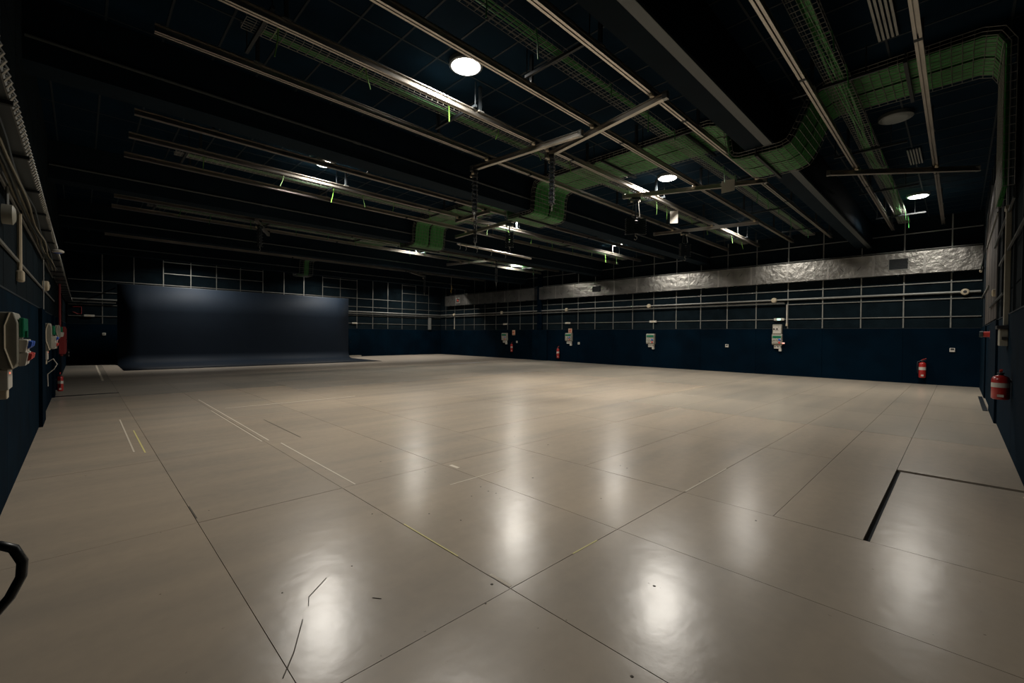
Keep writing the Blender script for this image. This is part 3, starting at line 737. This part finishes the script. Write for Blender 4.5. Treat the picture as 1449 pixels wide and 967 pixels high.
power_panel_right(19.63, 1.09, 1.545, .44, 'grey power panel next to the cream sign on the black wall boards')
power_panel_right(14.64, 1.12, 1.555, .42, 'grey power panel directly below a cream sign')
power_panel_right(9.90, 1.06, 1.535, .40, 'grey power panel with no sign and no extinguisher near it')
power_panel_right(4.78, 1.13, 1.54, .33, 'tall power panel with a second box stacked on top', True)
def power_panel_left(y, z0, z1, label, small=False, wd=.42):
    X = XL+.045
    t = thing('power_panel', (X, y, z0-.2), label, 'power panel', 'power panels on the hose cabinet wall')
    D = .105
    poly = [(X, y, z0+.03), (X+.02, y, z0), (X+D*.75, y, z0), (X+D, y, z0+.05), (X+D, y, z1-.08), (X+D*.80, y, z1), (X, y, z1)]
    b = MB().prism(poly, (0, wd, 0)).build('body', 'box_plastic', t, bevel=.008)
    zc = (z0+z1)/2
    rim = [(X+D*.60, y-.004, z1-.004), (X+D*.36, y-.004, z1-.10), (X+D*.36, y-.004, z0+.16), (X+D*.72, y-.004, z0+.008)]
    MB().tube(rim, .007, 5).build('rim', 'ivory_plastic', b)
    MB().box(X+D+.001, X+D+.030, y+.04, y+wd-.04, z1-.19, z1-.04).build('flap', 'green_flap', t, bevel=.008)
    if not small: MB().box(X+D+.031, X+D+.045, y+.05, y+.12, z1-.19, z1-.14).build('flap_latch', 'green_flap', t)
    rows_ = [(zc-.045, 'blue_plastic'), (z0+.075, 'red_plastic')] if not small else [(zc-.06, 'white_plastic')]
    for zz, mm in rows_:
        for k in range(2):
            yy = y+.09+k*.2
            s_ = MB().prism([(X+D, yy-.055, zz-.055), (X+D+.035, yy-.055, zz-.05), (X+D+.050, yy-.055, zz+.035), (X+D+.045, yy-.055, zz+.052), (X+D, yy-.055, zz+.055)], (0, .11, 0)).build('socket', 'white_plastic', t, bevel=.004)
            if mm != 'white_plastic': MB().prism([(X+D+.046, yy-.048, zz-.02), (X+D+.066, yy-.048, zz+.0), (X+D+.072, yy-.048, zz+.036), (X+D+.048, yy-.048, zz+.045)], (0, .096, 0)).build('lid', mm, s_, bevel=.004)
    l = MB().box(X+.001, X+.055, y+.03, y+wd*.7, z0-.155, z0-.003).build('lower_box', 'white_plastic', t, bevel=.006)
    MB().lathe((X+.056, y+.08, z0-.03), (1, 0, 0), [(0, .008), (.006, .007)], 8).build('indicator', 'led_red', l)
    MB().box(X+.001, X+.045, y+.06, y+.18, z0-.225, z0-.157).build('cable_entry', 'ivory_plastic', t, bevel=.006)
power_panel_left(4.92, 1.113, 1.54, 'rounded grey power panel with blue and red socket lids, farthest from the hose cabinet')
power_panel_left(10.3, 1.09, 1.53, 'rounded grey power panel with a dangling white cable')
power_panel_left(14.6, 1.225, 1.545, 'small grey power panel next to the red hose cabinet', True, .36)
tag(MB().tube([(XL+.103, 10.40, .90), (XL+.16, 10.40, .95), (XL+.205, 10.40, .86), (XL+.17, 10.40, .78), (XL+.095, 10.40, .70), (XL+.10, 10.40, .50)], .007, 5).build('loose_cable', 'white_plastic', smooth=True), 'thin white cable dangling in a loop below a grey power panel', 'cable')
tag(MB().tube([(XL+.06, 10.28, 2.62), (XL+.062, 10.30, 2.2), (XL+.06, 10.27, 1.8), (XL+.062, 10.29, 1.54)], .007, 5).build('wall_cable', 'conduit_grey', smooth=True), 'thin vertical cable running down to the power panel with the dangling cable', 'cable')
# junction boxes and conduit on the left wall
t = thing('junction_box', (XL+.06, 10.75, 2.10), 'cream junction box where a thin vertical cable crosses the grey wall conduit', 'junction box')
MB().lathe((XL+.031, 10.75, 2.16), (1, 0, 0), [(0, .085), (.06, .085), (.078, .06), (.08, .02)], 14).build('body', 'ivory_plastic', t, smooth=True)
MB().lathe((XL+.111, 10.75, 2.16), (1, 0, 0), [(0, .03), (.008, .026)], 10).build('cap', 'box_plastic', t, smooth=True)
t = thing('drop_conduit', (XL+.05, 6.52, 1.9), 'cream conduit ending in a rounded cover on the hose cabinet wall', 'conduit')
MB().tube([(XL+.055, 6.52, 1.99), (XL+.055, 6.52, 2.56)], .018, 8).build('pipe', 'ivory_plastic', t, smooth=True)
MB().box(XL+.031, XL+.085, 6.48, 6.62, 1.89, 2.0).build('end_cover', 'ivory_plastic', t, bevel=.016)
t = thing('junction_box', (XL+.06, 5.45, 2.26), 'cream junction box near the cream drop conduit', 'junction box')
MB().lathe((XL+.031, 5.45, 2.35), (1, 0, 0), [(0, .08), (.06, .08), (.076, .05)], 14).build('body', 'box_plastic', t, smooth=True)
MB().tube([(XL+.06, 5.45, 2.42), (XL+.06, 5.45, 2.58)], .012, 6).build('stub', 'conduit_grey', t)
t = thing('disc_lamp', (-.245, 9.65, 2.59), 'small pale disc lamp under the tray on the hose cabinet wall', 'lamp')
MB().lathe((-.245, 9.65, 2.646), (0, 0, -1), [(0, .04), (.02, .068), (.04, .068), (.05, .05)], 18).build('shade', 'white_plastic', t, smooth=True)
MB().lathe((-.245, 9.65, 2.5955), (0, 0, -1), [(0, .048), (.006, .04)], 16).build('lens', 'blue_plastic', t, smooth=True)
# small sockets / switches
def plate(x, y, z, axis, label, dark=False):
    t = thing('wall_socket', (x, y, z-.05), label, 'wall socket', 'small wall sockets')
    if axis == 'Y':
        MB().box(x-.035, x, y-.06, y+.06, z-.06, z+.06).build('plate', 'white_plastic', t, bevel=.008); MB().box(x-.042, x-.036, y-.035, y+.035, z-(.0 if dark else .02), z+.045).build('cover', 'dark_plastic' if dark else 'box_plastic', t)
    else:
        MB().box(x-.06, x+.06, y-.035, y, z-.06, z+.06).build('plate', 'white_plastic', t, bevel=.008); MB().box(x-.035, x+.035, y-.042, y-.036, z-.02, z+.045).build('cover', 'box_plastic', t)
plate(XR-.046, 18.62, 1.015, 'Y', 'small white wall socket right of the extinguisher under the cream sign'); plate(XR-.046, 14.02, 1.02, 'Y', 'small white wall socket beside the power panel with a sign on top')
plate(XR-.046, 6.59, 1.06, 'Y', 'small wall socket with a dark flap beside the tall power panel', True); plate(XR-.046, .14, 1.08, 'Y', 'small wall socket with a dark cover at the front wall corner', True)
plate(.73, YF-.046, 1.296, 'X', 'small white wall socket left beside the backdrop')
# cream signs with a red pictogram
def sign(y, z0, z1, label):
    X = XR-.046; wd = .24
    t = thing('safety_sign', (X, y, z0), label, 'sign', 'cream safety signs')
    MB().box(X-.012, X, y-wd/2, y+wd/2, z0, z1).build('plate', 'sign_cream', t)
    h = z1-z0
    MB().lathe((X-.0125, y-.035, z0+h*.40), (0, 0, 1), [(0, .001), (0, .032), (h*.34, .032), (h*.40, .012), (h*.46, .012)], 8).build('pictogram', 'sign_red', t)
    MB().prism([(X-.0125, y+.075, z0+h*.40), (X-.0125, y+.03, z0+h*.40), (X-.0125, y+.025, z0+h*.62), (X-.0125, y+.055, z0+h*.86), (X-.0125, y+.085, z0+h*.60)], (-.004, 0, 0)).build('pictogram', 'sign_red', t)
    MB().box(X-.016, X-.0125, y-.095, y+.095, z0+h*.10, z0+h*.24).build('text_bar', 'sign_red', t)
sign(18.90, 1.42, 1.72, 'cream safety sign above a fire extinguisher on the black boards'); sign(14.60, 1.565, 1.80, 'cream safety sign on top of a power panel')
# ================================================================== fire extinguishers
def extinguisher(x, y, z0, h, r, wall, label, gap=.02):   # wall: unit vector pointing at the wall
    t = thing('fire_extinguisher', (x, y, z0), label, 'fire extinguisher', 'red fire extinguishers')
    hb = h*.80; wx, wy = wall
    MB().lathe((x, y, z0), (0, 0, 1), [(0, r*.80), (.012, r*.98), (.02, r), (hb-r*.7, r), (hb-r*.35, r*.90), (hb-r*.1, r*.62), (hb, r*.34)], 20).build('cylinder', 'extinguisher_red', t, smooth=True)
    MB().lathe((x, y, z0+hb), (0, 0, 1), [(0, r*.30), (h*.05, r*.30), (h*.06, r*.42), (h*.085, r*.36)], 10).build('valve', 'dark_steel', t, smooth=True)
    sx, sy = -wy, wx
    MB().bar((x+sx*r*.3, y+sy*r*.3, z0+h*.90), (x-sx*r*1.0, y-sy*r*1.0, z0+h*.99), r*.30, r*.16).build('handle', 'red_plastic', t)
    MB().bar((x+sx*r*.3, y+sy*r*.3, z0+h*.885), (x-sx*r*.95, y-sy*r*.95, z0+h*.875), r*.30, r*.14).build('lever', 'dark_plastic', t)
    MB().tube([(x+sx*r*.4, y+sy*r*.4, z0+h*.88), (x+sx*r*1.3, y+sy*r*1.3, z0+h*.80), (x+sx*r*1.38, y+sy*r*1.38, z0+h*.5), (x+sx*r*1.2, y+sy*r*1.2, z0+h*.22)], r*.13, 6).build('hose', 'black_rubber', t, smooth=True)
    MB().lathe((x, y, z0+h*.40), (0, 0, 1), [(0, r*1.006), (h*.15, r*1.006)], 20).build('label_band', 'white_plastic', t, smooth=True)
    cam_d = Vector((-x, -y, 0)).normalized()
    c = Vector((x, y, z0))+cam_d*r*.92
    s_ = Vector((-cam_d.y, cam_d.x, 0))
    MB().bar(c+s_*r*.35+Vector((0, 0, h*.13)), c-s_*r*.35+Vector((0, 0, h*.13)), r*.3, h*.08).build('sticker', 'white_plastic', t)
    MB().bar((x+wx*r*.9, y+wy*r*.9, z0+h*.62), (x+wx*(r+gap), y+wy*(r+gap), z0+h*.62), r*.7, .03).build('wall_bracket', 'dark_steel', t)
WX = XR-.046
extinguisher(WX-.095, 18.98, .41, .60, .075, (1, 0), 'red fire extinguisher below the cream sign')
extinguisher(WX-.095, 15.36, .18, .66, .078, (1, 0), 'red fire extinguisher hung low on the shallow black pier', .015)
extinguisher(WX-.105, .785, .20, .61, .085, (1, 0), 'red fire extinguisher on the duct wall near the front wall corner')
extinguisher(XL+.155, 13.98, .07, .42, .050, (-1, 0), 'small red fire extinguisher low on the hose cabinet wall')
extinguisher(8.05, -.365, .67, .37, .080, (0, -1), 'stout red fire extinguisher on the front wall beside the red socket', .01)
# ================================================================== red hose cabinet and sprinkler pipes
t = thing('hose_cabinet', (XL+.15, 16.3, .82), 'dark red fire hose cabinet on the wall with broad cable tray', 'cabinet')
MB().box(XL+.046, XL+.205, 15.95, 16.65, .82, 1.52).build('body', 'cabinet_red', t, bevel=.01)
MB().box(XL+.206, XL+.219, 15.99, 16.61, .86, 1.48).build('door', 'cabinet_red', t, bevel=.004)
MB().tube([(XL+.222, 16.05, 1.12), (XL+.240, 16.05, 1.15), (XL+.222, 16.05, 1.20)], .008, 5).build('handle', 'dark_steel', t)
MB().lathe((XL+.13, 16.05, .819), (0, 0, -1), [(0, .02), (.03, .028), (.05, .02)], 8).build('valve', 'red_plastic', t)
tag(MB().tube([(XL+.10, 16.15, 1.521), (XL+.10, 16.15, 2.62)], .024, 8).build('red_pipe', 'cabinet_red', smooth=True), 'dark red pipe rising from the hose cabinet', 'pipe')
tag(MB().tube([(-.25, YF-.05, 2.46), (.02, YF-.05, 2.46), (.02, YF-.05, 2.16), (-.10, YF-.05, 2.16), (-.25, YF-.05, 2.24)], .018, 6).build('red_pipe', 'cabinet_red'), 'bent dark red pipe in the corner by the hose cabinet wall', 'pipe')
t = thing('warning_light', (XL+.07, 19.5, .55), 'pair of small white reflectors low on the wall past the hose cabinet', 'reflector')
MB().box(XL+.046, XL+.19, 22.0, 22.06, .52, .78).build('bracket', 'dark_steel', t)
for z in (.66, .55): MB().box(XL+.17, XL+.192, 21.97, 21.999, z-.03, z+.03).build('reflector', 'white_plastic', t)

# ================================================================== front wall fittings
t = thing('wall_trunking', (8.5, YN+.07, 1.6), 'upright grey trunking on the front wall under the green cables', 'trunking')
MB().box(8.85, 8.99, YN+.032, YN+.085, 1.60, 3.15).build('duct', 'box_plastic', t, bevel=.005)
MB().box(8.83, 9.01, YN+.032, YN+.095, 3.151, 3.20).build('top_cap', 'box_plastic', t)
t = thing('switch_box', (8.9, YN+.08, 1.32), 'grey switch box below the upright trunking on the front wall', 'switch box')
MB().box(8.74, 9.08, YN+.046, YN+.125, 1.32, 1.545).build('body', 'box_plastic', t, bevel=.008)
MB().box(8.70, 9.10, YN+.050, YN+.150, 1.546, 1.59).build('hood', 'dark_plastic', t)
MB().box(8.715, 8.739, YN+.06, YN+.105, 1.40, 1.44).build('switch', 'dark_plastic', t)
t = thing('red_socket', (13.3, YN+.1, 1.42), 'red industrial wall socket with a grey ring on the front wall', 'socket')
MB().box(13.16, 13.36, YN+.046, YN+.062, 1.42, 1.60).build('flange', 'red_plastic', t, bevel=.006)
MB().lathe((13.26, YN+.063, 1.51), (0, 1, 0), [(0, .058), (.09, .058), (.095, .05)], 14).build('shell', 'red_plastic', t, smooth=True)
MB().lathe((13.26, YN+.159, 1.51), (0, 1, 0), [(0, .066), (.045, .066), (.05, .055)], 14).build('ring', 'trunking_grey', t, smooth=True)
t = thing('junction_box', (11.9, YN+.06, 2.2), 'round cream junction box on the front wall panels', 'junction box')
MB().lathe((11.95, YN+.031, 2.26), (0, 1, 0), [(0, .07), (.05, .07), (.065, .045)], 14).build('body', 'ivory_plastic', t, smooth=True)
tag(MB().tube([(18.2, YN+.10, 3.36), (17.2, YN+.09, 3.45), (15.6, YN+.09, 3.62), (14.4, YN+.09, 4.1), (12.6, YN+.09, 4.4)], .014, 6).build('wall_cable', 'black_rubber', smooth=True), 'black cable looping up the front wall panels from the duct end', 'cable')
tag(MB().box(12.65, 15.72, -.415, -.345, 0, .010).build('floor_trunking', 'black_rubber'), 'flat black trunking strip on the floor along the front wall', 'trunking')
tag(MB().prism([(-.42, 13.42, 0), (.62, 13.47, 0), (.62, 13.485, 0), (-.42, 13.53, 0)], (0, 0, .012)).build('floor_strip', 'black_rubber'), 'thin black strip lying on the floor before the small extinguisher', 'strip')  # thin dark strip, tapering away from the wall
# black hose hanging in a loop from the left wall
t = thing('hanging_hose', (XL+.2, 1.6, .70), 'thick black rubber hose looping out from the hose cabinet wall', 'hose')
MB().tube([(XL+.045, 1.62, .80), (-.36, 1.62, .855), (-.25, 1.61, .885), (-.14, 1.6, .886), (-.118, 1.6, .871), (-.104, 1.6, .835), (-.106, 1.6, .80), (-.125, 1.6, .755), (-.15, 1.6, .722), (-.24, 1.61, .63), (-.36, 1.62, .56), (XL+.045, 1.62, .54)], .0108, 10).build('hose', 'black_rubber', t, smooth=True)
for z in (.80, .54): MB().lathe((XL+.046, 1.62, z), (1, 0, 0), [(0, .03), (.02, .026)], 10).build('wall_clip', 'dark_steel', t)

# ================================================================== tape on the floor
def tape(x0, x1, y0, y1, m, label):
    tag(MB().box(x0, x1, y0, y1, .0002, .0012).build('floor_tape', m), label, 'tape', 'strips of tape on the floor')
tape(1.812, 1.826, 3.92, 6.05, 'tape_white', 'long pale tape strip on the floor beside a board joint')
tape(1.74, 1.755, 6.3, 11.1, 'tape_white', 'faint long pale tape strip continuing towards the backdrop')
tape(1.66, 1.672, 6.3, 9.4, 'tape_white', 'faint pale tape strip parallel to the long one towards the backdrop')
tape(.522, .536, 6.6, 8.2, 'tape_yellow', 'yellow tape strip on the floor near the hose cabinet wall')
tape(.43, .446, 6.72, 9.35, 'tape_white', 'pale tape strip alongside the yellow one near the hose cabinet wall')
tape(1.9, 4.4, 9.50, 9.525, 'tape_white', 'thin pale tape strip laid parallel to the backdrop')
tape(1.692, 1.702, 2.20, 2.85, 'tape_yellow', 'short yellow tape strip in a board joint beside a lamp reflection')
tape(2.25, 2.52, 1.712, 1.722, 'tape_yellow', 'short yellow tape strip crossing between board joints')
tape(3.9, 4.9, 1.708, 1.722, 'tape_white', 'short pale tape strip on a joint before the loose hatch board')
tape(1.695, 1.715, 1.73, 1.90, 'tape_white', 'pale scuffed tape scrap at a board corner')
tape(2.81, 2.85, 3.67, 3.81, 'tape_white', 'small white tape rectangle on the floor')
tape(2.45, 3.15, 3.30, 3.312, 'tape_white', 'thin pale tape line near the small white rectangle')
tape(.42, .47, 17.1, 25.2, 'tape_white', 'long pale tape edge on the floor left of the backdrop')
tape(12.7, 15.2, 17.2, 17.32, 'tape_blue', 'pale bluish tape strip on the floor toward the duct corner')
